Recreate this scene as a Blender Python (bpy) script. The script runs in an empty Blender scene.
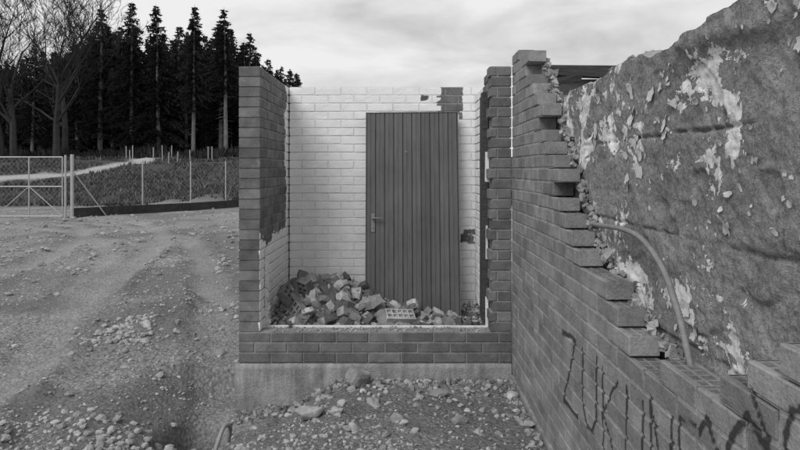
import bpy, math, random
from mathutils import Vector, Matrix, noise, Euler
random.seed(7)
R=random.random
def U(a,b): return a+(b-a)*R()
def fr(p,o=4): return noise.fractal(Vector(p),0.8,2.1,o)
def ss(a,b,x):
    t=max(0,min(1,(x-a)/(b-a))); return t*t*(3-2*t)
def interp(tab,x):
    if x<=tab[0][0]: return tab[0][1]
    for (a,b),(c,d) in zip(tab,tab[1:]):
        if x<=c: return b+(d-b)*(x-a)/(c-a)
    return tab[-1][1]
col=bpy.context.scene.collection
# ---------------------------------------------------------------- materials
class NT:
    def __init__(s,name):
        s.m=bpy.data.materials.new(name); s.m.use_nodes=True
        s.t=s.m.node_tree; s.b=s.t.nodes['Principled BSDF']
        s.b.inputs['Roughness'].default_value=0.9
        s.b.inputs['Specular IOR Level'].default_value=0.25
        s.tc=s.t.nodes.new('ShaderNodeTexCoord').outputs['Object']
    def n(s,t,**k):
        x=s.t.nodes.new(t)
        for a,b in k.items(): setattr(x,a,b)
        return x
    def l(s,a,b): s.t.links.new(a,b)
    def noise(s,sc,det=4,rough=.6,stretch=None,dist=0):
        n=s.n('ShaderNodeTexNoise'); n.inputs['Scale'].default_value=sc; n.inputs['Detail'].default_value=det
        n.inputs['Roughness'].default_value=rough; n.inputs['Distortion'].default_value=dist
        if stretch:
            mp=s.n('ShaderNodeMapping'); mp.inputs['Scale'].default_value=stretch; s.l(s.tc,mp.inputs[0]); s.l(mp.outputs[0],n.inputs['Vector'])
        else: s.l(s.tc,n.inputs['Vector'])
        return n.outputs['Fac']
    def voro(s,sc,feat='F1',out='Distance'):
        n=s.n('ShaderNodeTexVoronoi'); n.feature=feat; n.inputs['Scale'].default_value=sc; s.l(s.tc,n.inputs['Vector']); return n.outputs[out]
    def mr(s,v,a,b,c,d):
        n=s.n('ShaderNodeMapRange'); s.l(v,n.inputs[0])
        for i,x in enumerate((a,b,c,d)): n.inputs[i+1].default_value=x
        return n.outputs[0]
    def math(s,op,a,b=None):
        n=s.n('ShaderNodeMath',operation=op)
        for i,x in enumerate((a,b)):
            if x is None: continue
            if isinstance(x,(int,float)): n.inputs[i].default_value=x
            else: s.l(x,n.inputs[i])
        return n.outputs[0]
    def mix(s,f,a,b):
        n=s.n('ShaderNodeMix'); n.data_type='FLOAT'
        for i,x in ((0,f),(2,a),(3,b)):
            if isinstance(x,(int,float)): n.inputs[i].default_value=x
            else: s.l(x,n.inputs[i])
        return n.outputs[0]
    def attr(s,name):
        n=s.n('ShaderNodeAttribute'); n.attribute_name=name; return n.outputs['Fac']
    def col(s,v):
        n=s.n('ShaderNodeCombineColor')
        for i in range(3):
            if isinstance(v,(int,float)): n.inputs[i].default_value=v
            else: s.l(v,n.inputs[i])
        s.l(n.outputs[0],s.b.inputs['Base Color'])
    def bump(s,h,dist=.01,st=1):
        n=s.n('ShaderNodeBump'); n.inputs['Distance'].default_value=dist; n.inputs['Strength'].default_value=st
        s.l(h,n.inputs['Height']); s.l(n.outputs[0],s.b.inputs['Normal'])

def mat_brick(name,base,mortar=False,var=(.74,1.26)):
    t=NT(name)
    n1=t.noise(9,4); n2=t.noise(90,3,.7)
    tone=t.attr('tone')
    v=t.math('MULTIPLY',t.math('ADD',t.mr(n1,.25,.75,.68,1.32),t.mr(n2,.2,.8,-.25,.25)),base)
    v=t.math('MULTIPLY',v,t.mr(tone,0,1,*var) if not mortar else 1.0)
    bl=t.mr(t.noise(5,6,.75),.57,.75,0,.5)
    v=t.mix(bl,v,.36)
    dk=t.mr(t.noise(3.2,5,.7),.58,.72,0,.45)
    v=t.mix(dk,v,.05)
    wbase=t.mr(n1,.25,.7,.76,.86)
    if mortar: wbase=t.math('MULTIPLY',wbase,.88)  # white-painted joints darkened in the colour, adding to the slight shade of the recess
    w=t.math('ADD',t.attr('white'),t.mr(t.noise(30,4,.7),.2,.8,-.35,.35))
    w=t.mr(w,.42,.56,0,1)
    v=t.mix(w,v,wbase)
    sp=t.math('ADD',t.attr('spray'),t.mr(n2,.2,.8,-.3,.3))
    sp=t.mr(sp,.25,.75,0,.88)
    v=t.mix(sp,v,.022)
    t.col(v)
    t.bump(n2,.005 if not mortar else .006,.9)
    return t.m
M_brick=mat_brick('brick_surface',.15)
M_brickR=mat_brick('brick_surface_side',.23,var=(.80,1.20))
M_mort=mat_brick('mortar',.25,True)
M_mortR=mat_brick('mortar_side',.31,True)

def mat_simple(name,lo,hi,sc=6,bs=80,bd=.004,rough=.9,stretch=None):
    t=NT(name); a=t.noise(sc,4,.65,stretch); b=t.noise(bs,3,.7)
    v=t.math('ADD',t.mr(a,.28,.72,lo,hi),t.mr(b,.2,.8,-.15*hi,.15*hi))
    t.col(v); t.bump(b,bd); t.b.inputs['Roughness'].default_value=rough
    return t.m
def mat_conc():
    t=NT('concrete'); a=t.noise(3,5,.7); b=t.noise(70,3,.7); st=t.noise(4,4,.7,(3,3,.4))
    v=t.math('ADD',t.mr(a,.3,.7,.19,.38),t.mr(b,.2,.8,-.06,.06))
    v=t.math('MULTIPLY',v,t.mr(st,.35,.65,.7,1.15))
    t.col(v); t.bump(t.math('ADD',b,a),.008); return t.m
M_conc=mat_conc()
M_slab=mat_simple('slab_concrete',.15,.3,4,50,.01)
def mat_stone():
    t=NT('stone'); a=t.noise(14,3); b=t.noise(60,3,.7)
    v=t.math('MULTIPLY',t.mr(t.attr('tone'),0,1,.20,.46),t.mr(a,.3,.7,.75,1.15))
    t.col(v); t.bump(b,.005); return t.m
M_stone=mat_stone()
def mat_rubble():
    t=NT('rubble'); a=t.noise(14,4,.7); b=t.noise(70,3,.7)
    v=t.math('MULTIPLY',t.mr(t.attr('tone'),0,1,.10,.50),t.mr(a,.3,.7,.55,1.2))
    t.col(v); t.bump(b,.006); return t.m
M_rubble=mat_rubble()
M_metal=mat_simple('galvanised_metal',.34,.46,10,100,.001,.5)
M_metal.node_tree.nodes['Principled BSDF'].inputs['Metallic'].default_value=.3
M_wire=mat_simple('fence_wire',.2,.3,10,100,.001,.5)
M_lever=mat_simple('door_furniture',.14,.24,10,100,.001,.4)
M_dark=mat_simple('dark_board',.02,.05,5,60,.003)
M_beam=mat_simple('weathered_timber',.03,.09,6,80,.004,stretch=(1,8,8))
M_fol=mat_simple('needle_foliage',.008,.030,.6,8,.01)
M_fol2=mat_simple('bare_branch',.02,.05,2,20,.01)
M_bark=mat_simple('bark',.10,.24,3,20,.02)
M_pipe=mat_simple('conduit_plastic',.17,.25,20,90,.001,.6)
M_pipe2=mat_simple('drain_plastic',.22,.32,20,90,.001,.6)
M_white=mat_simple('white_plaster',.55,.78,8,60,.004)
M_straw=mat_simple('dry_grass',.10,.22,3,20,.003)
M_gdark=mat_simple('dark_grass',.03,.08,3,20,.003)

# ---------------------------------------------------------------- mesh builder
class MB:
    def __init__(s): s.v=[];s.f=[];s.m=[];s.a={'tone':[],'white':[],'spray':[]}
    def vert(s,p,tone=.5,white=0,spray=0):
        s.v.append(tuple(p)); s.a['tone'].append(tone); s.a['white'].append(white); s.a['spray'].append(spray); return len(s.v)-1
    def face(s,f,m=0): s.f.append(f); s.m.append(m)
    def box(s,c,d,rot=None,tone=.5,m=0,jit=0,white=0):
        ids=[]
        for k in range(8):
            p=Vector(((k&1)-.5,((k>>1)&1)-.5,((k>>2)&1)-.5)); p=Vector((p.x*d[0],p.y*d[1],p.z*d[2]))
            if jit: p+=Vector((U(-jit,jit),U(-jit,jit),U(-jit,jit)))
            if rot is not None: p=rot@p
            ids.append(s.vert(p+Vector(c),tone,white))
        for f in ((0,2,3,1),(4,5,7,6),(0,1,5,4),(2,6,7,3),(0,4,6,2),(1,3,7,5)): s.face([ids[i] for i in f],m)
    def tube(s,pts,rad,n=6,tone=.5,m=0,cap=True):
        rings=[]
        for i,p in enumerate(pts):
            p=Vector(p); a=Vector(pts[max(0,i-1)]); b=Vector(pts[min(len(pts)-1,i+1)])
            d=(b-a).normalized(); x=d.orthogonal().normalized()
            if i: x=(px-d*px.dot(d)).normalized()
            px=x; y=d.cross(x); r=rad[i] if isinstance(rad,(list,tuple)) else rad
            rings.append([s.vert(p+(x*math.cos(2*math.pi*k/n)+y*math.sin(2*math.pi*k/n))*r,tone) for k in range(n)])
        for r0,r1 in zip(rings,rings[1:]):
            for k in range(n): s.face([r0[k],r0[(k+1)%n],r1[(k+1)%n],r1[k]],m)
        if cap: s.face(rings[0][::-1],m); s.face(rings[-1],m)
    def mesh(s,name,mats,smooth=False):
        me=bpy.data.meshes.new(name); me.from_pydata(s.v,[],s.f)
        for k,a in s.a.items():
            at=me.attributes.new(k,'FLOAT','POINT'); at.data.foreach_set('value',a)
        for m in mats: me.materials.append(m)
        me.polygons.foreach_set('material_index',s.m)
        if smooth: me.polygons.foreach_set('use_smooth',[True]*len(s.f))
        me.update(); return me
    def obj(s,name,mats,parent=None,smooth=False):
        o=bpy.data.objects.new(name,s.mesh(name,mats,smooth)); col.objects.link(o)
        if parent: o.parent=parent
        return o
def empty(name):
    e=bpy.data.objects.new(name,None); col.objects.link(e); return e

# ---------------------------------------------------------------- brick walls
def brick(mb,O,Ud,N,u0,u1,z0,z1,t,white=None,spray=None,rough=.0015,holes=False,gap=.010,recess=.006,fine=.022,fa=False,fb=False,bev=.004):
    tone=R()
    off=U(-.002,.002); tilt=U(-.006,.006)
    g=gap/2
    a0,a1,c0,c1=u0+g,u1-g,z0+g,z1-g
    c0+=U(-.0012,.0012); c1+=U(-.0012,.0012)
    nx=max(3,int((a1-a0)/fine)); nz=6 if fine<.015 else 4
    zl=[c0,c0+.004]+[c0+(c1-c0)*k/(nz-2) for k in range(1,nz-2)]+[c1-.004,c1]
    def at(u,z,d): return O+Ud*u+Vector((0,0,z))-N*d
    ids={}
    for i in range(nx+1):
        uu=a0+(a1-a0)*(0 if i==0 else 1 if i==nx else (.004/(a1-a0) if i==1 else 1-.004/(a1-a0) if i==nx-1 else i/nx))
        for j in range(nz+1):
            zz=zl[j]
            edge=i in(0,nx) or j in(0,nz)
            p=at(uu,zz,0)
            nn=noise.noise(p*22)*.5+noise.noise(p*70)*.5
            d=off+(uu-(a0+a1)/2)*tilt+nn*rough*1.6+(bev if edge else 0)
            if edge: d+=max(0,noise.noise(p*13+Vector((tone*9,0,0)))-.2)*.025
            ids[i,j]=mb.vert(at(uu,zz,d),tone,white(p) if white else 0,spray(p) if spray else 0)
    for i in range(nx):
        for j in range(nz): mb.face([ids[i,j],ids[i+1,j],ids[i+1,j+1],ids[i,j+1]],0)
    ring=[(i,0) for i in range(nx)]+[(nx,j) for j in range(nz)]+[(i,nz) for i in range(nx,0,-1)]+[(0,j) for j in range(nz,0,-1)]
    back=[]
    for (i,j) in ring:
        v=Vector(mb.v[ids[i,j]]); rel=(v-O).dot(N)
        b=v-N*(t+rel-.004)
        if holes and j==nz and 0<i<nx: b=v-N*.014
        back.append(mb.vert(b,tone,0))
    n=len(ring)
    fr_=[mb.vert(mb.v[ids[r]],tone,0,0) for r in ring]
    for k in range(n): mb.face([fr_[(k+1)%n],fr_[k],back[k],back[(k+1)%n]],0)
    if not holes: mb.face(back,0)
    else:
        L=a1-a0
        def bx(ua,ub,da,db,za,zb,tn):
            c=O+Ud*((ua+ub)/2)-N*((da+db)/2)+Vector((0,0,(za+zb)/2))
            d=(Ud*(ub-ua)+N*(db-da)); mb.box(c,(abs(d.x),abs(d.y),zb-za),None,tn,0)
        bx(a0+.002,a1-.002,.014,t-.005,c0+.001,c1-.035,tone*.3)
        D=[(.012,.024),(.050,.060),(t-.022,t-.006)]
        for da,db in D: bx(a0+.001,a1-.001,da,db,c1-.035,c1-.0015,tone)
        k=max(2,int(round(L/.045)))
        for q in range(k+1):
            uc=a0+.007+(L-.014)*q/k
            for (x,y),(x2,y2) in zip(D,D[1:]): bx(uc-.005,uc+.005,y,x2,c1-.034,c1-.002,tone)
    m0=u0+(g+.009 if fa else 0); m1=u1-(g+.009 if fb else 0)
    mz1=z1 if not holes else c1-.02
    mi={}
    for i in range(nx+1):
        for j in range(2):
            u=m0+(m1-m0)*i/nx; p=at(u,(z0,mz1)[j],0)
            d=recess+noise.noise(p*40)*.002*(recess/.006)+.001
            mi[i,j]=mb.vert(at(u,(z0,mz1)[j],d),.5,white(p) if white else 0,spray(p) if spray else 0)
    for i in range(nx): mb.face([mi[i,0],mi[i+1,0],mi[i+1,1],mi[i,1]],1)
    bk=[mb.vert(at(u,z,t-.006),.5,0,0) for u,z in ((m0+.001,z0),(m1-.001,z0),(m1-.001,mz1-.001),(m0+.001,mz1-.001))]
    mb.face([mi[i,0] for i in range(nx,-1,-1)]+[bk[0],bk[1]],1)
    if not holes: mb.face([mi[i,1] for i in range(nx+1)]+[bk[2],bk[3]],1)
    q=[mb.vert(mb.v[k],.5) for k in (mi[0,0],mi[0,1],mi[nx,0],mi[nx,1])]
    mb.face([q[0],q[1],bk[3],bk[0]],1); mb.face([q[3],q[2],bk[1],bk[2]],1)
    mb.face(bk[::-1],1)
CH=.0785
def wall(name,parent,O,Ud,N,L,z0,n,t,keep=None,white=None,spray=None,ends=None,BL=.25,mats=None,phase=0,perf=False,fine=.022,rough=.0015,**kw):
    mb=MB(); O=Vector(O);Ud=Vector(Ud);N=Vector(N)
    cells={}
    for c in range(n):
        za=z0+c*CH; u=-(BL/2 if (c+phase)%2 else 0)
        lo,hi=(0,L) if not ends else ends(c)
        k=0
        while u<hi-.02:
            a=max(u,lo);b=min(u+BL,hi)
            if b-a>.03 and (keep is None or keep((a+b)/2,za+CH/2)): cells[c,k]=(a,b,za,za+CH)
            u+=BL;k+=1
    for (c,k),(a,b,za,zb) in cells.items():
        h=False
        if perf:
            up=[v for (cc,_),v in cells.items() if cc==c+1]
            h=not all(any(v[0]<=q<=v[1] for v in up) for q in (a+.03,b-.03))
        brick(mb,O,Ud,N,a,b,za,zb,t,white,spray,holes=h,fine=fine,rough=rough,fa=(c,k-1) not in cells,fb=(c,k+1) not in cells,**kw)
    return mb.obj(name,mats or [M_brick,M_mort],parent)

house=empty('ruined_brick_building')
Z0=.12
def dist_seg(px,py,a,b):
    ax,ay=a;bx,by=b;dx,dy=bx-ax,by-ay
    t=max(0,min(1,((px-ax)*dx+(py-ay)*dy)/(dx*dx+dy*dy+1e-9)))
    return math.hypot(px-ax-t*dx,py-ay-t*dy)
wall('sill_wall',house,(-1.257,4.6,0),(1,0,0),(0,-1,0),2.10,Z0,3,.15,fine=.03)
ZS=Z0+3*CH
def w_left(p):
    y,z=p.y,p.z
    n=fr((y*4,z*4,1))*.12
    w=0
    if z<1.06+n*1.0: w=1
    if y>5.60+n: w=1
    if z>2.28+n: w=max(w,.3)
    return w
wall('side_wall',house,(-1.09,4.604,0),(0,1,0),(1,0,0),1.28,ZS,26,.167,white=w_left,phase=1)
def w_back(p):
    x,z=p.x,p.z
    n=fr((x*5,z*5,4))*.05
    w=1
    if .36+n<x<.585+n and z>2.09+n: w=0
    if .18<x<.225 and 2.27<z<2.33: w=0
    if .56+n<x<.72 and .90+n<z<1.02+n: w=.3
    if z<.32+n*2: w=.45
    return w
wall('back_wall',house,(-1.085,5.76,0),(1,0,0),(0,-1,0),1.92,Z0,29,.15,white=w_back,fine=.03,recess=.0022,bev=.0012)
random.seed(3)
wall('jamb_pillar',house,(.60,4.6,0),(1,0,0),(0,-1,0),.243,ZS,26,.15,BL=.26,
     ends=lambda c:((.066 if c%2 else .082)+ (0.006*((c*7)%3-1)),.243),keep=lambda u,z:z<2.42)
def w_ri(p):
    n=fr((p.y*4,p.z*4,7))*.1
    if p.y>5.2+n*.5: return 1
    return 0
wall('inner_side_wall',house,(.70,4.755,0),(0,1,0),(-1,0,0),1.0,ZS,26,.14,white=w_ri,keep=lambda u,z: z<2.40-(.1 if u>.4 else 0))
# dark frame strips against the inner side wall, making its front part darker
mb=MB(); mb.box((.672,4.90,1.30),(.045,.13,1.86),None,.5,0,.001); mb.box((.680,5.06,1.30),(.025,.19,1.84),None,.5,0,.001)
mb.obj('dark_frame_strip',[M_beam],house)

G=[]
def letter(y0,z0,w,h,pts,r=.008):
    q=[(y0-a*w,z0+b*h) for a,b in pts]
    for a,b in zip(q,q[1:]): G.append((a,b,r))
letter(3.16,.40,.28,.37,[(0,.95),(.9,1),(0.1,0),(1.05,.04)],.010)
letter(2.80,.43,.20,.34,[(0,1),(0.02,.25),(.3,0),(.7,0),(1,.3),(1,1.05)],.009)
letter(2.52,.43,.18,.35,[(0,1),(0,0)]); letter(2.52,.43,.18,.35,[(1,1),(0,.45),(1,0)])
letter(2.26,.46,.16,.33,[(0,1),(0.02,.25),(.3,0),(.7,0),(1,.3),(1,1)])
letter(2.03,.49,.15,.34,[(0,0),(0,1),(1,0),(1,1)],.008)
letter(1.83,.52,.11,.34,[(0,0),(0,1),(1,1)],.007); letter(1.83,.57,.11,.34,[(0,.45),(.8,.45)],.007)
letter(1.70,.55,.15,.36,[(0,.85),(.3,1),(.7,.8),(.6,.4),(1,0)],.009)
letter(1.60,.70,.25,.4,[(0,0),(.2,.5),(.5,.75),(.9,.6),(1.1,.2)],.011)
letter(1.46,.72,.2,.35,[(0,1),(.4,.7),(.5,.2),(1,.0)],.008)
letter(1.36,.75,.2,.4,[(0,.1),(.3,.8),(.8,.9),(1,.2)],.009)
def spray(p):
    if p.y>3.3 or p.y<1.0 or p.z<.35 or p.z>1.2: return 0
    q=0
    yy=p.y+noise.noise(p*9)*.016; zz=p.z+noise.noise(p*9+Vector((5,5,5)))*.016
    for a,b,r in G:
        q=max(q,1-ss(r*.5,r*1.7,dist_seg(yy,zz,a,b)))
    return q
prof=[(.0,1.45),(1.05,1.28),(1.3,1.18),(1.42,1.10),(1.56,1.02),(1.70,.96),(1.96,.95),(2.22,1.03),(2.55,1.13),(2.92,1.28),(3.3,1.655),(3.5,1.86),(3.75,2.09),(3.85,2.22),(4.0,2.36),(4.2,2.44),(4.6,2.49)]
pw=empty('brick_veneer_wall')
wall('brick_courses',pw,(.843,4.597,0),(0,-1,0),(-1,0,0),5.0,Z0-CH,31,.118,spray=spray,perf=True,
     keep=lambda u,z: z<interp(prof,4.6-u-(.07 if u<2.6 else 0))-.01+.02*math.sin(u*17),mats=[M_brickR,M_mortR],fine=.0105,rough=.002,recess=.004,gap=.009)
mb=MB()
mb.box((.93,2.05,-.18),(.20,5.1,.43),None,.5)
mb.obj('footing',[M_conc],pw)
def grid(name,nx,nz,fn,mats,parent=None,attr=None,smooth=True):
    mb=MB()
    for j in range(nz+1):
        for i in range(nx+1):
            p=fn(i/nx,j/nz)
            if len(p)==2: mb.vert(p[0],*p[1])
            else: mb.vert(p)
    for j in range(nz):
        for i in range(nx):
            a=j*(nx+1)+i; mb.face([a,a+1,a+nx+2,a+nx+1])
    return mb.obj(name,mats,parent,smooth)
def ff(u,v):
    x=-1.275+u*2.11; z=-.6+v*.718
    e=.012*ss(.97,1,v)
    return (x,4.578+e+fr((x*3,z*3,2))*.008+noise.noise(Vector((x*14,z*14,0)))*.004,z)
grid('foundation_face',130,40,ff,[M_conc],house)
mb=MB(); mb.box((-.22,5.26,-.2),(2.09,1.32,.635),None,.5); mb.obj('foundation',[M_conc],house)
mb=MB(); mb.box((-.2,5.25,.15),(1.77,1.0,.06),None,.5); mb.obj('floor_slab',[M_slab],house)
mb=MB()
for i in range(200):
    x=U(-1.07,.66); y=4.61+.13*R()
    s=U(.004,.018); mb.box((x,y,ZS+s*.3),(s,s*U(.6,1),s*.7),Euler((U(0,3),U(0,3),U(0,3))).to_matrix(),U(.3,1),0,s*.2)
mb.obj('sill_debris',[M_rubble],house)
mb=MB()
z=ZS+.01
while z<2.1:
    h=U(.1,.3)
    if z+h<.8 or R()<.35: mb.box((.674,4.765,z+h/2),(.022+U(-.008,.008),.02,h),None,.5,0,.004)
    z+=h+.002
for i in range(24):
    zz=ZS+.0+i*.026
    wd=.035*(1-i/30)+U(-.01,.01)
    mb.box((-1.088+wd/2,4.775+U(-.003,.003),zz+.016),(wd,.04,.0265),None,.5,0,.003)
mb.box((-.2,4.757,ZS+.004),(1.76,.02,.014),None,.5,0,.003)
mb.obj('plaster_reveal',[M_white],house)

# ---------------------------------------------------------------- plaster wall
def mat_peel():
    t=NT('peeling_plaster')
    big=t.noise(3.6,7,.68,dist=.5); mid=t.noise(13,5,.7); fine=t.noise(75,4,.78)
    w=t.math('ADD',big,t.math('MULTIPLY',t.attr('white'),.16))
    w=t.math('ADD',w,t.mr(mid,.3,.7,-.06,.06))
    flake=t.mr(w,.574,.580,0,1)
    edge=t.mr(w,.550,.576,0,1)
    g=t.math('ADD',t.mr(mid,.28,.72,.21,.43),t.mr(fine,.25,.75,-.14,.14))
    g=t.math('MULTIPLY',g,t.mr(t.noise(1.7,4),.3,.7,.75,1.2))
    g=t.math('MULTIPLY',g,t.mr(t.voro(42),.0,.2,.5,1))
    g=t.math('MULTIPLY',g,t.mr(t.attr('tone'),0,1,.45,1))
    shade=t.math('SUBTRACT',edge,flake)
    g=t.mix(t.math('MULTIPLY',shade,.4),g,.07)
    wv=t.mr(t.noise(24,4,.7),.3,.7,.48,.74)
    t.col(t.mix(flake,g,wv))
    h=t.math('ADD',t.math('MULTIPLY',flake,.35),t.mix(flake,t.math('MULTIPLY',fine,1.3),.6))
    h=t.math('ADD',h,t.math('MULTIPLY',mid,.8))
    t.bump(h,.016,1)
    return t.m
M_peel=mat_peel()
plw=empty('plaster_wall')
def ptop(y):
    return 2.06+.03*fr((y*2,0,3),5)+.02*noise.noise(Vector((y*9,1,1)))+.03*ss(1.95,1.8,y)-.02*ss(3,4.3,y)
def pface(y,z):
    p=Vector((0,y,z))
    n1=noise.noise(p*7)
    x=.985+fr((y*2.5,z*2.5,0),6)*.008+noise.noise(p*18)*.005+noise.noise(p*45)*.0045+noise.noise(p*90)*.002+abs(n1)*.008
    x+=.012*ss(.26,.34,noise.noise(p*5.5+Vector((3,3,3))))
    gro=0
    wob=.010*noise.noise(p*5)+.004*noise.noise(p*23)
    row=0
    for k,zz in enumerate((0,.62,.99,1.365,1.735)):
        if z>zz: row=k
        if k: gro=max(gro,1-ss(.002,.010,abs(z+wob-zz)))
    yo=(y+wob+(.31 if row%2 else 0))%.62
    gro=max(gro,.8*(1-ss(.002,.009,min(yo,.62-yo))))
    gro*=ss(-.35,.2,noise.noise(p*3)+.4*noise.noise(p*11))
    x-=.025*ss(1.95,2.02,z+.06*noise.noise(p*4))*ss(2.3,1.9,y)
    return x+gro*.012,1-gro*.65
def pf(u,v):
    y=.4+(4.5-.4)*u; z=-.05+v*(ptop(y)+.05)
    x,t=pface(y,z)
    white=.75*math.exp(-((y-3.3)/.55)**2-((z-1.85)/.25)**2)+.95*math.exp(-((y-1.95)/.22)**2-((z-1.88)/.14)**2)+.6*math.exp(-((y-2.5)/.5)**2-((z-1.1)/.2)**2)+.5*math.exp(-((y-3.3)/.3)**2-((z-1.45)/.15)**2)-.30*math.exp(-((y-1.75)/.35)**2-((z-1.45)/.22)**2)-.12
    return ((x,y,z),(t,white,0))
grid('plaster_face',600,300,pf,[M_peel],plw,smooth=True)
mb=MB()
ny=300; prev=None
for i in range(ny+1):
    y=.4+4.1*i/ny; zt=ptop(y); x0,_=pface(y,zt)
    zr=zt+.02*fr((y*6,5,0))
    cur=[mb.vert((x0,y,zt)),mb.vert((x0+.05,y,zt+.012+.03*noise.noise(Vector((y*12,3,0))))),mb.vert((x0+.14,y,zr+.02*noise.noise(Vector((y*15,8,0))))),mb.vert((1.24,y,zr-.02)),mb.vert((1.25,y,-.05))]
    if prev:
        for k in range(4): mb.face([prev[k],cur[k],cur[k+1],prev[k+1]])
    else: mb.face(cur)
    prev=cur
mb.face(prev[::-1])
mb.obj('wall_core',[mat_simple('broken_masonry',.14,.36,9,50,.014)],plw)
mb=MB(); mb.box((1.11,-.1,1.0),(.24,.99,2.05),None,.5); mb.obj('wall_run',[M_peel],plw)
mb=MB(); random.seed(11)
cnt=0
while cnt<170:
    y=U(1.3,4.2); z=U(1.0,2.04)
    if z<interp(prof,y)+.03: continue
    if fr((y*2,z*2,6))<.0: continue
    cnt+=1
    x,_=pface(y,z); w=U(.008,.022) if R()<.8 else U(.03,.06); h=w*U(.6,1.6); a=U(0,6.28); curl=U(.08,.5)
    rows=[]; nseg=4; jag=[U(.3,1.15) for _ in range(nseg+1)]; jg2=[U(.3,1.15) for _ in range(nseg+1)]
    for i in range(nseg+1):
        s=i/nseg*h; ang=curl*i/nseg*1.3
        off=math.sin(ang)*s*.8+.001; along=math.cos(ang*.6)*s
        rr=[]
        for sd in (-1,0,1):
            ly=sd*w/2*(jag[i] if sd<0 else jg2[i])*(.5 if i in(0,nseg) else 1); lz=along+(.15*w*(abs(sd)-1) if i==nseg else 0)
            yy=y+ly*math.cos(a)-lz*math.sin(a); zz=z+ly*math.sin(a)+lz*math.cos(a)
            rr.append(mb.vert((x-off-.003,yy,zz),.5))
        rows.append(rr)
    for r0,r1 in zip(rows,rows[1:]):
        for k in range(2): mb.face([r0[k],r0[k+1],r1[k+1],r1[k]])
mb.obj('paint_flake',[mat_simple('flake_paint',.42,.66,10,90,.001)],plw)
mb=MB()
for i in range(500):
    y=U(1.2,4.3); s=U(.006,.03)
    zt=interp(prof,y)-.05
    mb.box((U(.945,.985),y,zt+U(-.03,.02)),(s,s*U(.7,1.4),s*.8),Euler((U(0,3),U(0,3),U(0,3))).to_matrix(),U(.2,.9),0,s*.25)
for i in range(90):
    y=U(1.3,4.4); s=U(.01,.035)
    mb.box((U(1.0,1.2),y,ptop(y)+s*.2),(s,s*1.3,s*.8),Euler((U(0,3),U(0,3),U(0,3))).to_matrix(),U(.1,.9),0,s*.25)
for i in range(60):
    y=U(4.2,4.5); s=U(.02,.08)
    mb.box((U(.96,1.1),y,U(1.9,2.32)),(s,s*1.3,s*.8),Euler((U(0,3),U(0,3),U(0,3))).to_matrix(),U(.4,1),0,s*.25)
mb.obj('masonry_crumbs',[M_rubble],plw)
mb=MB()
P=[(.966,3.18,1.325),(.955,2.9,1.333),(.95,2.62,1.345),(.945,2.42,1.338),(.94,2.28,1.305),(.94,2.19,1.262),(.938,2.12,1.215),(.935,2.07,1.165),(.932,2.01,1.10),(.93,1.966,1.03),(.93,1.935,.97),(.93,1.91,.90)]
def cat(P,n=6):
    o=[]
    for i in range(len(P)-1):
        p0=Vector(P[max(0,i-1)]);p1=Vector(P[i]);p2=Vector(P[i+1]);p3=Vector(P[min(len(P)-1,i+2)])
        for k in range(n):
            t=k/n; o.append(.5*((2*p1)+(p2-p0)*t+(2*p0-5*p1+4*p2-p3)*t*t+(3*p1-p0-3*p2+p3)*t**3))
    o.append(Vector(P[-1])); return o
pp=cat(P,16); mb.tube(pp,[.0122 if i%2 else .0100 for i in range(len(pp))],10)
mb.obj('conduit_pipe',[M_pipe],smooth=True)

roof=empty('roof_remnant')
mb=MB(); mb.box((1.95,5.2,2.46),(1.65,.16,.07),Euler((0,.01,0)).to_matrix(),.5,0,.006)
mb.box((1.75,5.05,2.40),(1.2,.10,.05),Euler((0,.03,.05)).to_matrix(),.5,0,.006)
mb.box((1.28,4.9,2.33),(.35,.12,.06),Euler((.1,-.12,.2)).to_matrix(),.5,0,.01)
mb.box((1.45,4.6,2.16),(.09,.08,.08),Euler((.1,-.12,.2)).to_matrix(),.5,0,.01)
mb.obj('beam',[M_beam],roof)
mb=MB(); mb.box((1.95,5.3,1.2),(1.6,.16,2.38),None,.5); mb.obj('rear_stub_wall',[mat_simple('stub_plaster',.12,.25,5,60,.01)],roof)

# ---------------------------------------------------------------- door panel
def mat_door():
    t=NT('door_cladding'); a=t.noise(3,4,.6,(14,14,1)); b=t.noise(12,4,.6,(20,20,1)); c=t.noise(2,4)
    v=t.math('MULTIPLY',t.mr(a,.3,.7,.085,.12),t.mr(t.attr('tone'),0,1,.88,1.12))
    v=t.math('MULTIPLY',v,t.mr(c,.3,.7,.85,1.15)); v=t.math('ADD',v,t.mr(b,.3,.7,-.010,.014))
    t.col(v); t.bump(b,.001); t.b.inputs['Roughness'].default_value=.5; return t.m
M_door=mat_door()
door=empty('ribbed_door')
W,H=.85,1.93; nP=10; mb=MB(); random.seed(5)
pwid=W/nP
for i in range(nP):
    x=-W/2+pwid*(i+.5); tn=R()
    w=pwid-.005
    ids=[]
    for z in (0.004,H-.004):
        ids.append([mb.vert((x+dx,yy,z),tn) for dx,yy in ((-w/2,-.014),(-w/2+.001,-.020),(-w/2+.005,-.024),(-.008,-.024),(-.004,-.020),(.004,-.020),(.008,-.024),(w/2-.005,-.024),(w/2-.001,-.020),(w/2,-.014))])
    for k in range(9): mb.face([ids[0][k],ids[0][k+1],ids[1][k+1],ids[1][k]])
    mb.face(ids[0][::-1]); mb.face(ids[1])
mb.obj('ribs',[M_door],door)
mb=MB(); mb.box((0,.006,H/2),(W,.038,H),None,.0)
mb.box((-W/2-.004,0,H/2),(.008,.052,H),None,.6); mb.box((W/2+.004,0,H/2),(.008,.052,H),None,.6); mb.box((0,0,H+.004),(W+.02,.052,.008),None,.7)
mb.obj('core_frame',[M_door],door)
mb=MB(); mb.box((-W/2+.062,-.027,.90),(.034,.008,.17),None,.5)
mb.tube([(-W/2+.062,-.028,.94),(-W/2+.062,-.068,.94)],.008,8)
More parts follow.
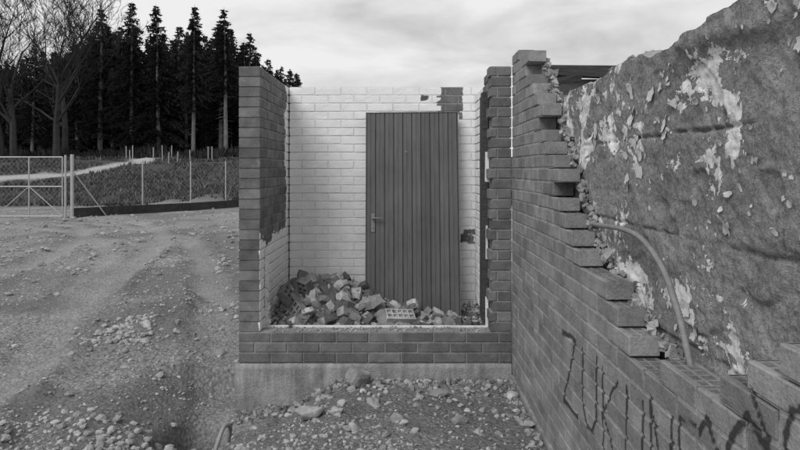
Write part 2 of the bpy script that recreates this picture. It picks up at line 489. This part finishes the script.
mb.tube([(-W/2+.062,-.066,.94),(-W/2+.09,-.070,.94),(-W/2+.15,-.068,.937)],.008,8)
mb.tube([(-W/2+.062,-.03,.86),(-W/2+.062,-.038,.86)],.010,10)
mb.tube([(-.055,-.020,1.56),(-.055,-.028,1.56)],.009,10)
mb.obj('handle',[M_lever],door)
door.location=(.10,5.44,.22); door.rotation_euler=(-math.atan2(.24,1.93),math.radians(-.4),math.radians(-1.5))

# ---------------------------------------------------------------- rubble pile in room
pile=empty('rubble_pile')
def heap(x,y):
    top=interp([(-1.1,.46),(-.98,.55),(-.85,.58),(-.65,.57),(-.45,.53),(-.25,.46),(-.05,.39),(.15,.32),(.7,.25)],x)
    k=ss(4.70,5.3,y)
    base=.27
    return base+(top-base)*(.12+.88*k)+.02*fr((x*6,y*6,0))
grid('rubble_base',60,36,lambda u,v:((-1.09+1.79*u,4.755+1.0*v,heap(-1.09+1.79*u,4.755+1.0*v)-.02),(.35+.5*fr((u*12,v*8,3)),0,0)),[M_rubble],pile)
mb=MB(); random.seed(21)
def perf_brick(mb,c,rot,tone=.6,L=.25,Wd=.12,Hh=.07):
    c=Vector(c)
    def bx(x0,x1,y0,y1,z0,z1):
        ce=rot@Vector(((x0+x1)/2,(y0+y1)/2,(z0+z1)/2)); mb.box(c+ce,(x1-x0,y1-y0,z1-z0),rot,tone)
    bx(-L/2+.003,L/2-.003,-Wd/2+.003,Wd/2-.003,-Hh*.2,Hh*.2)
    for y in (-Wd/2,-.006,Wd/2-.012): bx(-L/2,L/2,y,y+.012,-Hh/2,Hh/2)
    k=5
    for q in range(k+1):
        x=-L/2+.008+(L-.016)*q/k
        bx(x-.006,x+.006,-Wd/2+.012,-.006,-Hh/2+.001,Hh/2-.001); bx(x-.006,x+.006,.006,Wd/2-.012,-Hh/2+.001,Hh/2-.001)
def chunk(mb,c,d,rot,tone):
    n=3;off=Vector((U(0,99),U(0,99),U(0,99)))
    idx={}
    cut=U(-.4,.4);cut2=U(-.4,.4)
    for i in range(n+1):
        for j in range(n+1):
            for k in range(n+1):
                if 0<i<n and 0<j<n and 0<k<n: continue
                p=Vector((i/n-.5,j/n-.5,k/n-.5))
                if i==n: p.x+=cut*p.y+cut2*p.z+.12*noise.noise(p*5+off)
                q=Vector((p.x*d[0],p.y*d[1],p.z*d[2]))
                ed=(i in(0,n))+(j in(0,n))+(k in(0,n))
                if ed>=2: q*=.955 if ed==2 else .92
                q+=Vector((noise.noise(q*30+off),noise.noise(q*30+off+Vector((7,0,0))),noise.noise(q*30+off+Vector((0,7,0)))))*min(d)*.14
                idx[i,j,k]=mb.vert(rot@q+Vector(c),tone)
    for a in range(n):
        for b in range(n):
            mb.face([idx[a,b,0],idx[a,b+1,0],idx[a+1,b+1,0],idx[a+1,b,0]]);mb.face([idx[a,b,n],idx[a+1,b,n],idx[a+1,b+1,n],idx[a,b+1,n]])
            mb.face([idx[a,0,b],idx[a+1,0,b],idx[a+1,0,b+1],idx[a,0,b+1]]);mb.face([idx[a,n,b],idx[a,n,b+1],idx[a+1,n,b+1],idx[a+1,n,b]])
            mb.face([idx[0,a,b],idx[0,a,b+1],idx[0,a+1,b+1],idx[0,a+1,b]]);mb.face([idx[n,a,b],idx[n,a+1,b],idx[n,a+1,b+1],idx[n,a,b+1]])
def rrot(): return Euler((U(-1,1),U(-1,1),U(0,6.3))).to_matrix()
for i in range(620):
    x=U(-1.02,.62); y=U(4.80,5.6)
    if x>-.3 and y>5.33: y=U(4.8,5.3)
    big=R()<(.32 if x<-.35 else .12)
    d=(U(.12,.22),U(.08,.12),U(.055,.075)) if big else (U(.03,.10),U(.02,.06),U(.015,.04))
    if x<-.88 and big: x=U(-.95,-.8)
    chunk(mb,(x,y,heap(x,y)+U(-.03,.02)),d,rrot(),R()**1.7)
for i in range(1600):
    x=U(-1.07,.66); y=U(4.77,5.4); s=U(.008,.03)
    chunk(mb,(x,y,heap(x,y)+.008),(s*1.3,s*U(.6,1),s*U(.5,.9)),rrot(),R()**1.2)
for x,y,z,r,tn in ((-.93,5.0,.52,(.7,.9,.5),.15),(-.87,4.95,.46,(1.2,.5,-.9),.3),(-.8,5.05,.57,(.3,1.1,1.2),.12),(-.02,4.98,.38,(.5,.1,.3),.9),(-.28,5.05,.48,(-.4,.3,2.2),.7)):
    perf_brick(mb,(x,y,z),Euler(r).to_matrix(),tn)
mb.obj('broken_bricks',[M_rubble],pile)

# ---------------------------------------------------------------- ground
TR=cat([(-1.2,1.0,0),(-1.75,3.0,0),(-2.15,4.5,0),(-2.75,6.2,0),(-3.7,8.8,0),(-5.0,12,0),(-7.2,15.2,0),(-10.6,17.6,0),(-15,18.6,0),(-24,19,0)],5)
TR2=cat([(-3.2,1.0,0),(-3.9,4.5,0),(-4.6,7,0),(-5.4,10,0),(-6.5,14,0),(-8.6,17.5,0),(-11.9,19.2,0),(-20,20.5,0)],5)
def curve_d(C,x,y):
    best=(9,0)
    for a,b in zip(C,C[1:]):
        dx,dy=b.x-a.x,b.y-a.y; L2=dx*dx+dy*dy
        t=max(0,min(1,((x-a.x)*dx+(y-a.y)*dy)/L2))
        ex,ey=x-a.x-t*dx,y-a.y-t*dy; d=math.hypot(ex,ey)
        if d<best[0]: best=(d,(dx*ey-dy*ex)/math.sqrt(L2))
    return best[1] if best[0]<4 else 9
def rutf(x,y):
    if y>24 or x>-.9: return 0,0
    r=0;e=0
    wv=.12*noise.noise(Vector((x*.9,y*.9,4)))+.05*noise.noise(Vector((x*4,y*4,4)))
    for C,o,st in ((TR,.8,.75),(TR2,.85,1)):
        s=curve_d(C,x,y)+wv
        for c in (-o,o):
            d=abs(s-c)
            r=max(r,st*(1-ss(.08,.30,d))); e=max(e,math.exp(-((d-.33)/.10)**2))
    k=.55+.45*ss(-.3,.3,noise.noise(Vector((x*.7,y*.5,9))))
    if x>-2.0 and y<6: k*=.6
    return r*k,e*k
def g(x,y,ru=None):
    z=.025*fr((x*.5,y*.5,0),3)+.010*noise.noise(Vector((x*3,y*3,0)))
    if y<14 and -12<x<3: z+=.018*noise.noise(Vector((x*9,y*9,2)))+.010*noise.noise(Vector((x*25,y*25,2)))
    if y<4.9:
        k=ss(-1.0,-.35,x)
        f=ss(3.1,4.4,y)
        z+=(-.22*(1-k)*ss(-2.1,-1.5,x)*f if x<-.35 else 0)
        z+=.04*math.exp(-((x+.1)/.5)**2-((y-4.2)/.5)**2)
    z-=.50*math.exp(-(((x+1.38)/.17)**2)**1.5-(((y-3.98)/.30)**2)**1.5)
    z+=.13*math.exp(-((x+2.5)/.7)**2-((y-6.6)/.9)**2)*(1+.6*fr((x*3,y*3,5)))
    z+=.10*math.exp(-((x+6.5)/1.6)**2-((y-8.0)/1.2)**2)*(1+.8*fr((x*2,y*2,8)))
    z+=.12*math.exp(-((x+4.0)/1.2)**2-((y-13.5)/1.5)**2)*(1+.8*fr((x*2,y*2,8)))
    z+=.45*math.exp(-((x+8.6)/2.2)**2-((y-27)/1.0)**2)*(1+.5*fr((x,y,8)))
    r,e=ru if ru else rutf(x,y)
    z-=.05*r; z+=.04*e*(1+1.3*noise.noise(Vector((x*6,y*6,0))))
    z+=ss(27,48,y)*2.4+ss(27,34,y)*.35*fr((x*.3,y*.3,3))
    if y>48: z+=(y-48)*.01
    if -1.4<x<1.4 and 4.5<y<6: z=min(z,.0)
    return z
def axis(a,b,f0,f1,fine,gr):
    o=[f0]
    while o[-1]<f1: o.append(o[-1]+fine)
    s=fine
    while o[-1]<b: s*=gr; o.append(o[-1]+s)
    s=fine; lo=[f0]
    while lo[-1]>a: s*=gr; lo.append(lo[-1]-s)
    return lo[:0:-1]+o
PATH=[(-40,33),(-30,34.5),(-25,36),(-21.5,38.5),(-20,41.5),(-19.5,44.5),(-20.5,49),(-22,54)]
def pathf(x,y):
    if y<31 or y>56: return 0
    return 1-ss(.6,1.2,min(dist_seg(x,y,a,b) for a,b in zip(PATH,PATH[1:])))
xs=axis(-320,320,-3.6,1.0,.030,1.038); ys=axis(-60,600,3.2,6.8,.032,1.026)
mb=MB()
for y in ys:
    for x in xs:
        ru=rutf(x,y)
        grass=ss(25.5,28,y+.8*noise.noise(Vector((x*.6,y*.6,0))))
        path=pathf(x,y)
        soil=ss(.0,.5,fr((x*.45+3,y*.45,1),4)+.16)
        soil=max(soil*.8,math.exp(-((x+2.4)/.8)**2-((y-6.5)/1.2)**2),math.exp(-((x+1.4)/.38)**2-((y-4.0)/.5)**2)*1.3,.9*math.exp(-((x+6.5)/2.2)**2-((y-8.0)/1.4)**2),.9*math.exp(-((x+8)/2.5)**2-((y-25.5)/1.6)**2))
        if -1.25<x<.85 and 3<y<4.7: soil=max(soil,.5)
        soil=min(1,soil*(1-.9*ru[0])+.35*ru[1])
        mb.vert((x,y,g(x,y,ru)),soil,grass*(1-path),max(path*.85,.28*ru[0]))
nx=len(xs)
for j in range(len(ys)-1):
    for i in range(nx-1):
        a=j*nx+i; mb.face([a,a+1,a+nx+1,a+nx])
def mat_ground():
    t=NT('gravel_ground')
    big=t.noise(.8,5,.65); m=t.noise(6,5,.75); f=t.noise(45,4,.8)
    v1=t.voro(34,'F1','Color'); v1d=t.voro(34)
    sep=t.n('ShaderNodeSeparateColor'); t.l(v1,sep.inputs[0])
    gr=t.math('MULTIPLY',t.mr(m,.3,.7,.27,.47),t.mr(big,.3,.7,.8,1.15))
    gr=t.math('MULTIPLY',gr,t.mr(sep.outputs[0],0,1,.80,1.22))
    gr=t.math('MULTIPLY',gr,t.mr(v1d,.25,.7,1.0,.65))
    gr=t.math('ADD',gr,t.mr(f,.25,.75,-.16,.16))
    so=t.math('ADD',t.mr(m,.3,.7,.10,.23),t.mr(f,.25,.75,-.08,.10))
    s=t.math('ADD',t.attr('tone'),t.mr(m,.3,.7,-.35,.35)); s=t.mr(s,.2,.85,0,.9)
    v=t.mix(s,gr,so)
    gs=t.math('ADD',t.mr(t.noise(1.2,5,.75),.3,.7,.02,.075),t.mr(t.noise(5,4,.75),.3,.7,-.02,.04))
    v=t.mix(t.attr('white'),v,gs)
    v=t.mix(t.attr('spray'),v,.48)
    v=t.math('MAXIMUM',v,.025)
    t.col(v)
    h=t.math('ADD',t.math('MULTIPLY',v1d,-.8),t.math('MULTIPLY',f,1.2))
    t.bump(h,.025,1); return t.m
M_ground=mat_ground()
mb.obj('ground',[M_ground],None,True)

def ico(sub):
    import bmesh
    bm=bmesh.new(); bmesh.ops.create_icosphere(bm,subdivisions=sub,radius=1); bm.verts.ensure_lookup_table()
    v=[x.co.copy() for x in bm.verts]; f=[[y.index for y in x.verts] for x in bm.faces]; bm.free(); return v,f
I1=ico(1);I2=ico(2);I3=ico(3)
def rock_shapes(I,n,amp):
    o=[]
    for k in range(n):
        off=Vector((U(0,50),U(0,50),U(0,50))); vs=[]
        pl=[(Vector((U(-1,1),U(-1,1),U(-1,1))).normalized(),U(.55,.85)) for _ in range(6)]
        for v in I[0]:
            q=v*(1+amp*noise.noise(v*1.3+off))
            for nn,d in pl:
                e=q.dot(nn)-d
                if e>0: q=q-nn*e*.85
            vs.append(q)
        o.append((vs,I[1]))
    return o
S1=rock_shapes(I1,8,.5);S2=rock_shapes(I2,8,.5);S3=rock_shapes(I3,5,.6)
def rock(mb,shape,c,s,tone,sq=(1,1,1)):
    rot=Euler((U(-.4,.4),U(-.4,.4),U(0,6.3))).to_matrix(); b=len(mb.v)
    for v in shape[0]:
        q=rot@Vector((v.x*s*sq[0],v.y*s*sq[1],v.z*s*sq[2])); mb.vert(q+Vector(c),tone)
    for f in shape[1]: mb.face([b+i for i in f])
mb=MB(); random.seed(31)
def okpos(x,y):
    if x>.82: return False
    if y>4.56 and x>-1.3: return False
    return True
n=0
while n<10500:
    y=3.1+U(0,1)**2.0*9; x=U(-.72*y-.3,.82)
    if not okpos(x,y): continue
    d=fr((x*1.1,y*1.1,17),3)
    if d<.0 and R()<.7: continue
    ru=rutf(x,y)
    if ru[0]>.4 and R()<.8: continue
    s=.004+.013*R()**2.5*(1+.05*y)+(.02*R() if R()<.02 else 0)
    n+=1
    rock(mb,random.choice(S1),(x,y,g(x,y,ru)+s*.05),s,U(.0,.9),(1,U(.7,1.2),U(.5,.8)))
for i in range(420):
    y=3.2+R()**1.5*9; x=U(-.72*y-.3,.80)
    if not okpos(x,y) or rutf(x,y)[0]>.5: continue
    s=U(.014,.034) if R()<.85 else U(.035,.06); rock(mb,random.choice(S2),(x,y,g(x,y)+s*.1),s,U(.1,1),(1,U(.7,1.1),U(.5,.8)))
for cx,cy,rad,nn in ((-2.55,5.6,.28,110),(-2.75,5.95,.2,60),(-1.6,3.75,.25,60),(-1.85,3.6,.25,40),(.2,4.3,.5,40),(-.5,4.35,.5,40),(-1.9,6.6,.5,60)):
    for i in range(nn):
        x=random.gauss(cx,rad*.6);y=random.gauss(cy,rad*.6)
        if not okpos(x,y): continue
        s=U(.010,.036); rock(mb,random.choice(S2),(x,y,g(x,y)+s*.2),s,U(.1,.9),(1,U(.7,1.1),U(.55,.85)))
for i in range(1700):
    y=U(9,25); x=U(-.72*y,-.22*y)
    ru=rutf(x,y)
    if ru[0]>.4: continue
    s=U(.015,.055)*(1 if R()<.9 else 1.8)
    rock(mb,random.choice(S1),(x,y,g(x,y,ru)+s*.1),s,U(.0,.7),(1,U(.7,1.2),.55))
mb.obj('gravel_stones',[M_stone])
for i,(x,y,s,tn,sq) in enumerate(((-.60,3.93,.078,.6,(1.15,.8,.6)),(-.42,3.88,.045,.7,(1,.9,.7)),(-.335,4.42,.105,.15,(1.0,.8,.9)),(-.85,3.7,.03,.6,(1,.8,.7)),(.25,4.2,.06,.0,(1.1,.8,.4)),(-.95,3.55,.04,.6,(1,.8,.6)))):
    mb=MB(); rock(mb,S3[i%5],(x,y,g(x,y)+s*.4),s,tn,sq); mb.obj('boulder',[M_stone])
mb=MB()
for i in range(500):
    x=U(-1.25,.82); y=4.56-abs(random.gauss(0,.12)); s=U(.01,.035)
    chunk(mb,(x,y,g(x,y)+.002),(s*1.4,s,s*.7),rrot(),R()*.7)
for i in range(160):
    y=U(3,4.5); x=.81-abs(random.gauss(0,.05)); s=U(.01,.03)
    chunk(mb,(x,y,g(x,y)+.002),(s*1.4,s,s*.7),rrot(),R()*.7)
mb.obj('masonry_debris',[M_rubble])
mb=MB()
pts=cat([(-1.26,3.66,g(-1.26,3.66)-.01),(-1.21,3.78,g(-1.21,3.78)+.02),(-1.17,3.92,-.09),(-1.16,4.05,-.14),(-1.20,4.12,-.30)],6); mb.tube(pts,.014,10)
mb.tube([(-1.56,3.70,g(-1.56,3.7)+.012),(-1.42,3.69,g(-1.42,3.69)+.03),(-1.27,3.70,g(-1.27,3.70)+.02)],.018,10)
mb.obj('drain_pipe',[M_pipe2],smooth=True)

# ---------------------------------------------------------------- fence + gate
def mesh_panel(mb,a,b,h0,h1,cell=.12,w=.0022):
    a=Vector(a);b=Vector(b); L=(b-a).length; d=(b-a).normalized(); H=h1-h0
    k=-H
    nrm=Vector((-d.y,d.x,0))
    def wire(p,q):
        p=Vector(p);q=Vector(q); t=(q-p).normalized(); s=t.cross(nrm)*w
        ids=[mb.vert(v) for v in (p-s,p+s,q+s,q-s)]; mb.face(ids)
    while k<L:
        for sg in (0,1):
            u0,u1=k,k+H; z0,z1=h0,h1
            if u0<0: z0=h0-u0; u0=0
            if u1>L: z1=h0+(L-k); u1=L
            if z1>z0:
                if sg==0: wire(a+d*u0+Vector((0,0,z0)),a+d*u1+Vector((0,0,z1)))
                else: wire(a+d*u0+Vector((0,0,h0+h1-z0)),a+d*u1+Vector((0,0,h0+h1-z1)))
        k+=cell*1.4
gate=empty('mesh_gate')
mb=MB(); gy=20; x0,x1=-13.55,-11.32
zb,zt=.06,2.03
for x in (x0,(x0+x1)/2,x1): mb.tube([(x,gy,zb),(x,gy,zt)],.022,8)
for z in (zb,1.05,zt): mb.tube([(x0,gy,z),(x1,gy,z)],.02,8)
mb.tube([(x0,gy,zb),((x0+x1)/2,gy,1.05)],.014,6); mb.tube([(x1,gy,zb),((x0+x1)/2,gy,1.05)],.014,6)
mb.obj('frame',[M_metal],gate)
mb=MB(); mesh_panel(mb,(x0,gy,0),(x1,gy,0),zb,zt); mb.obj('wire_mesh',[M_wire],gate)
gate2=empty('mesh_gate')
mb=MB()
for x in (-16.0,-13.65): mb.tube([(x,gy,zb),(x,gy,zt)],.022,8)
for z in (zb,1.05,zt): mb.tube([(-16.0,gy,z),(-13.65,gy,z)],.02,8)
mb.obj('frame_leaf',[M_metal],gate2)
mb=MB(); mesh_panel(mb,(-16,gy,0),(-13.65,gy,0),zb,zt); mb.obj('wire_mesh_leaf',[M_wire],gate2)
fence=empty('chain_link_fence')
mb=MB(); mw=MB(); mbd=MB()
FP=[(-10.98,20.1),(-9.6,22.2),(-8.35,23.7),(-7.35,25.0),(-6.2,26.4),(-4.9,28),(-2,30),(2,31),(6,31),(12,31)]
mb.tube([(-11.0,20.0,-.1),(-11.0,20.0,2.12)],.055,10); mb.tube([(-11.22,20.0,-.1),(-11.22,20.0,2.1)],.035,10)
mb.tube([(-10.3,20.9,-.0),(-10.98,20.1,1.5)],.02,8)
for (xa,ya),(xb,yb) in zip(FP,FP[1:]):
    za=g(xa,ya);zb2=g(xb,yb)
    mb.tube([(xb,yb,zb2-.2),(xb,yb,zb2+1.95)],.026,8)
    for hh in (.45,1.2,1.9): mw.tube([(xa,ya,za+hh),(xb,yb,zb2+hh)],.004,4)
    b0=len(mw.v); mesh_panel(mw,(xa,ya,0),(xb,yb,0),.1,1.92)
    L=math.hypot(xb-xa,yb-ya)
    for i in range(b0,len(mw.v)):
        v=mw.v[i]; k=math.hypot(v[0]-xa,v[1]-ya)/L; mw.v[i]=(v[0],v[1],v[2]+za+(zb2-za)*k)
    c=[Vector((xa,ya-.06,za-.1)),Vector((xb,yb-.06,zb2-.1))]
    d=(c[1]-c[0]); ang=math.atan2(d.y,d.x)
    mbd.box((c[0]+c[1])/2+Vector((0,0,.24)),(d.length-.01,.03,.34),Euler((0,-math.asin(d.z/d.length),ang),'XYZ').to_matrix(),.5)
mb.obj('posts',[M_metal],fence); mw.obj('wire_mesh_run',[M_wire],fence); mbd.obj('base_board',[M_dark],fence)
mb=MB(); random.seed(9)
for i in range(11):
    y=U(42,48); x=y*U(-.47,-.28); z=g(x,y)
    mb.tube([(x,y,z-.1),(x+U(-.05,.05),y,z+U(.8,1.3))],.035,5)
mb.obj('sapling_stakes',[M_metal])
mb=MB()
for i in range(9000):
    y=U(26.3,48); x=y*U(-.74,-.2); z=g(x,y)
    if pathf(x,y)>.2 or pathf(x,y+1)>.5 or fr((x*.4,y*.4,9))<-.25: continue
    for k in range(3):
        a=U(0,6.3); h=U(.08,.32); w=.04; dx,dy=math.cos(a)*w,math.sin(a)*w; l=U(-.15,.15)
        mb.face([mb.vert((x-dx,y-dy,z-.02)),mb.vert((x+dx,y+dy,z-.02)),mb.vert((x+l,y+U(-.1,.1),z+h))],0 if i%4 else 1)
mb.obj('grass_tufts',[M_gdark,M_straw])

# ---------------------------------------------------------------- trees
def conifer(seed,H,crown,rad,dens=1.0):
    random.seed(seed); mb=MB()
    mb.tube([(0,0,-.3),(.05,0,H*.4),(0,.05,H*.75),(0,0,H)],[.24,.17,.09,.015],7,m=1)
    z=crown
    lean=[U(.75,1.25) for _ in range(8)]
    while z<H-.15:
        f=(z-crown)/(H-crown)
        L0=rad*((1-f)**.8)*(.55+.45*ss(0,.15,f))+.12
        nb=int(6*dens)+1 if f<.85 else 4
        for b in range(nb):
            if R()<.13: continue
            a=U(0,6.283); L=L0*U(.55,1.2)*lean[int(a/6.283*8)%8]; droop=U(.15,.5)*(1-f*.8)
            ca,sa=math.cos(a),math.sin(a); nt=max(3,int(L/.18))
            for t in range(nt):
                q=(t+.6)/nt; r=L*q
                zz=z-droop*r*q+ .12*L*q*(1-q)+U(-.04,.04)
                wdt=.36*(1-q*.75)*min(1,L)+.08
                for s in (-1,1):
                    lx=r+U(.10,.3); tw=s*wdt*U(.5,1.2)
                    ox,oy=ca*(r+.14),sa*(r+.14)
                    i=[mb.vert((ca*r,sa*r,zz)),mb.vert((ca*lx-sa*tw,sa*lx+ca*tw,zz-U(.02,.22))),mb.vert((ox,oy,zz-U(-.02,.06)))]
                    mb.face(i,0)
                if R()<.8:
                    h=U(.14,.38); i=[mb.vert((ca*(r-.13),sa*(r-.13),zz)),mb.vert((ca*(r+.15),sa*(r+.15),zz-.03)),mb.vert((ca*r,sa*r,zz-h))]; mb.face(i,0)
        z+=U(.16,.30)*(1 if f<.8 else .8)/dens
    for k in range(26):
        zz=U(H*.15,max(crown,H*.2)); a=U(0,6.3); l=U(.3,1.2)
        mb.tube([(0,0,zz),(math.cos(a)*l,math.sin(a)*l,zz-U(0,.4))],[.02,.006],3,m=1)
    return mb.mesh('spruce_mesh',[M_fol,M_bark])
V=[conifer(1,15,3.0,2.6),conifer(2,16,5.0,2.4,1.1),conifer(3,15,1.0,2.8),conifer(4,16,7.0,2.2),conifer(5,14,.6,2.7,1.1)]
VH=[15,16,15,16,14]
def put(name,vi,x,y,top_z,par=None):
    z=g(x,y); h=top_z-z; s=h/VH[vi]
    o=bpy.data.objects.new(name,V[vi]); col.objects.link(o); o.location=(x,y,z)
    k=s*U(.95,1.2); o.scale=(k,k,s); o.rotation_euler=(U(-.02,.02),U(-.02,.02),U(0,6.3))
    if par: o.parent=par
random.seed(77)
def tipz(v,y): return 1.6+(170-v)/600*y
rows=[(-30.2,60,18.0,0),(-27.0,60,18.4,2),(-28.4,63,15.5,1),(-24.3,60,18.2,4),(-25.6,64,16.3,0),(-20.2,58,17.6,1),(-22.3,62,16.0,3),(-17.0,58,17.4,3),(-18.4,61,16.6,1),(-15.8,60,14.6,3),(-16.2,63,16.2,0),(-14.7,60,13.2,1),(-13.4,60,12.8,0),(-12.4,61,12.2,2),(-11.4,60,11.8,4),(-10.7,61,11.6,1),(-32.4,60,14.6,4),(-34.5,61,13.0,2),(-37,60,14,0),(-39.5,60,12.0,4),(-42,59,14.5,1),(-45,60,15,0),(-28.9,64,17.0,3),(-19.2,64,16.5,0)]
for x,y,h,vi in rows: put('spruce_tree',vi,x,y,h)
fo=empty('forest')
for i in range(130):
    y=U(66,80); u=U(-40,298)
    x=(u-402)/600*y
    lo=interp([(0,50),(70,45),(100,24),(230,26),(250,50),(300,74)],u)
    put('spruce',random.choice((0,1,2,4)),x,y,tipz(U(lo,lo+25),y),fo)
for i in range(14):
    y=U(62,66); x=U(-45,-17); put('understory',random.choice((2,4)),x,y,tipz(U(95,125),y),fo)
for i in range(18):
    y=U(75,95); x=U(-13,40)*y/66; put('spruce_low',random.choice((0,2,4)),x,y,tipz(U(108,130),y),fo)

def bare(name,x,y,H,seed,spread=.5):
    random.seed(seed); mb=MB()
    def br(p,d,L,r,dep):
        pts=[p];q=p.copy();dd=d.copy();rs=[r]
        for k in range(4):
            dd=(dd+Vector((U(-1,1),U(-1,1),U(-.5,.7)))*.13).normalized(); q=q+dd*L/4; pts.append(q.copy()); rs.append(r*(1-.12*(k+1)))
        mb.tube(pts,rs,6 if dep<2 else 3,m=0)
        if dep>=6 : return
        nb=3 if dep<5 else 4
        if dep==0: nb=5
        for b in range(nb):
            k=random.choice((1,2,3,4)) if dep else random.choice((2,3,4))
            ax=Vector((U(-1,1),U(-1,1),U(-.3,.8))).normalized()
            nd=(dd*(.9 if b else 1.5)+ax*spread*1.3).normalized()
            br(pts[k if b else 4],nd,L*U(.55,.8),max(.016,rs[k]*U(.45,.65)) if b else max(.016,rs[4]*.85),dep+1)
    br(Vector((0,0,-.3)),Vector((0,0,1)),H*.36,H*.018,0)
    o=mb.obj(name,[M_fol2]); o.location=(x,y,g(x,y))
bare('bare_deciduous_tree',-31.0,48,17,3,.55)
bare('bare_deciduous_tree',-28.2,49,18,8,.55)
bare('bare_deciduous_tree',-33.5,50,18,12,.6)
bare('bare_deciduous_tree',-29.8,53,18,25,.6)
mb=MB(); random.seed(50)
for i in range(9000):
    y=U(52,60); x=U(-46,-6); z=g(x,y)
    h=U(.3,1.8)*(.6+.5*noise.noise(Vector((x*.3,y*.3,0)))); a=U(0,6.3)
    mb.face([mb.vert((x-.12*math.cos(a),y,z+h*U(0,.6))),mb.vert((x+.12*math.cos(a),y+.1,z+h*U(.2,.7))),mb.vert((x+U(-.2,.2),y,z+h))],i%2)
mb.obj('undergrowth',[M_fol,M_fol2])

# ---------------------------------------------------------------- light
sc=bpy.context.scene
w=bpy.data.worlds.new('World'); sc.world=w; w.use_nodes=True; t=w.node_tree; bg=t.nodes['Background']
EL,AZ=math.radians(44),math.radians(212)
sky=t.nodes.new('ShaderNodeTexSky'); sky.sky_type='NISHITA'; sky.sun_disc=False; sky.sun_elevation=EL; sky.sun_rotation=AZ
bw=t.nodes.new('ShaderNodeRGBToBW'); t.links.new(sky.outputs[0],bw.inputs[0])
tc=t.nodes.new('ShaderNodeTexCoord'); mp=t.nodes.new('ShaderNodeMapping'); mp.inputs['Scale'].default_value=(1.0,1.0,3.0)
mp.inputs['Location'].default_value=(.3,.1,.2)
t.links.new(tc.outputs['Generated'],mp.inputs[0])
nz=t.nodes.new('ShaderNodeTexNoise'); nz.inputs['Scale'].default_value=4.6; nz.inputs['Detail'].default_value=6; nz.inputs['Roughness'].default_value=.52; nz.inputs['Distortion'].default_value=.3
t.links.new(mp.outputs[0],nz.inputs['Vector'])
mr=t.nodes.new('ShaderNodeMapRange')
for i,x in enumerate((.34,.62,5.3,8.2)): mr.inputs[i+1].default_value=x
t.links.new(nz.outputs['Fac'],mr.inputs[0])
mx=t.nodes.new('ShaderNodeMix'); mx.data_type='FLOAT'; mx.inputs[0].default_value=.95
t.links.new(bw.outputs[0],mx.inputs[2]); t.links.new(mr.outputs[0],mx.inputs[3])
cc=t.nodes.new('ShaderNodeCombineColor')
for i in range(3): t.links.new(mx.outputs[0],cc.inputs[i])
t.links.new(cc.outputs[0],bg.inputs[0]); bg.inputs[1].default_value=.108
sl=bpy.data.lights.new('sun','SUN'); sl.energy=1.5; sl.angle=math.radians(30); sl.color=(1,1,1)
so=bpy.data.objects.new('sun',sl); col.objects.link(so); sl.energy=1.9
d=Vector((math.sin(AZ)*math.cos(EL),math.cos(AZ)*math.cos(EL),math.sin(EL)))
so.rotation_euler=(-d).to_track_quat('-Z','Y').to_euler()
sc.view_settings.view_transform='Standard'; sc.view_settings.look='None'; sc.view_settings.exposure=0
cam=bpy.data.cameras.new('camera'); co=bpy.data.objects.new('camera',cam); col.objects.link(co)
co.location=(0,0,1.6); co.rotation_euler=(math.radians(90),0,0)
cam.sensor_width=36; cam.lens=27; cam.shift_y=-55/800; cam.shift_x=-2/800; cam.clip_end=2000; cam.clip_start=.05
sc.camera=co
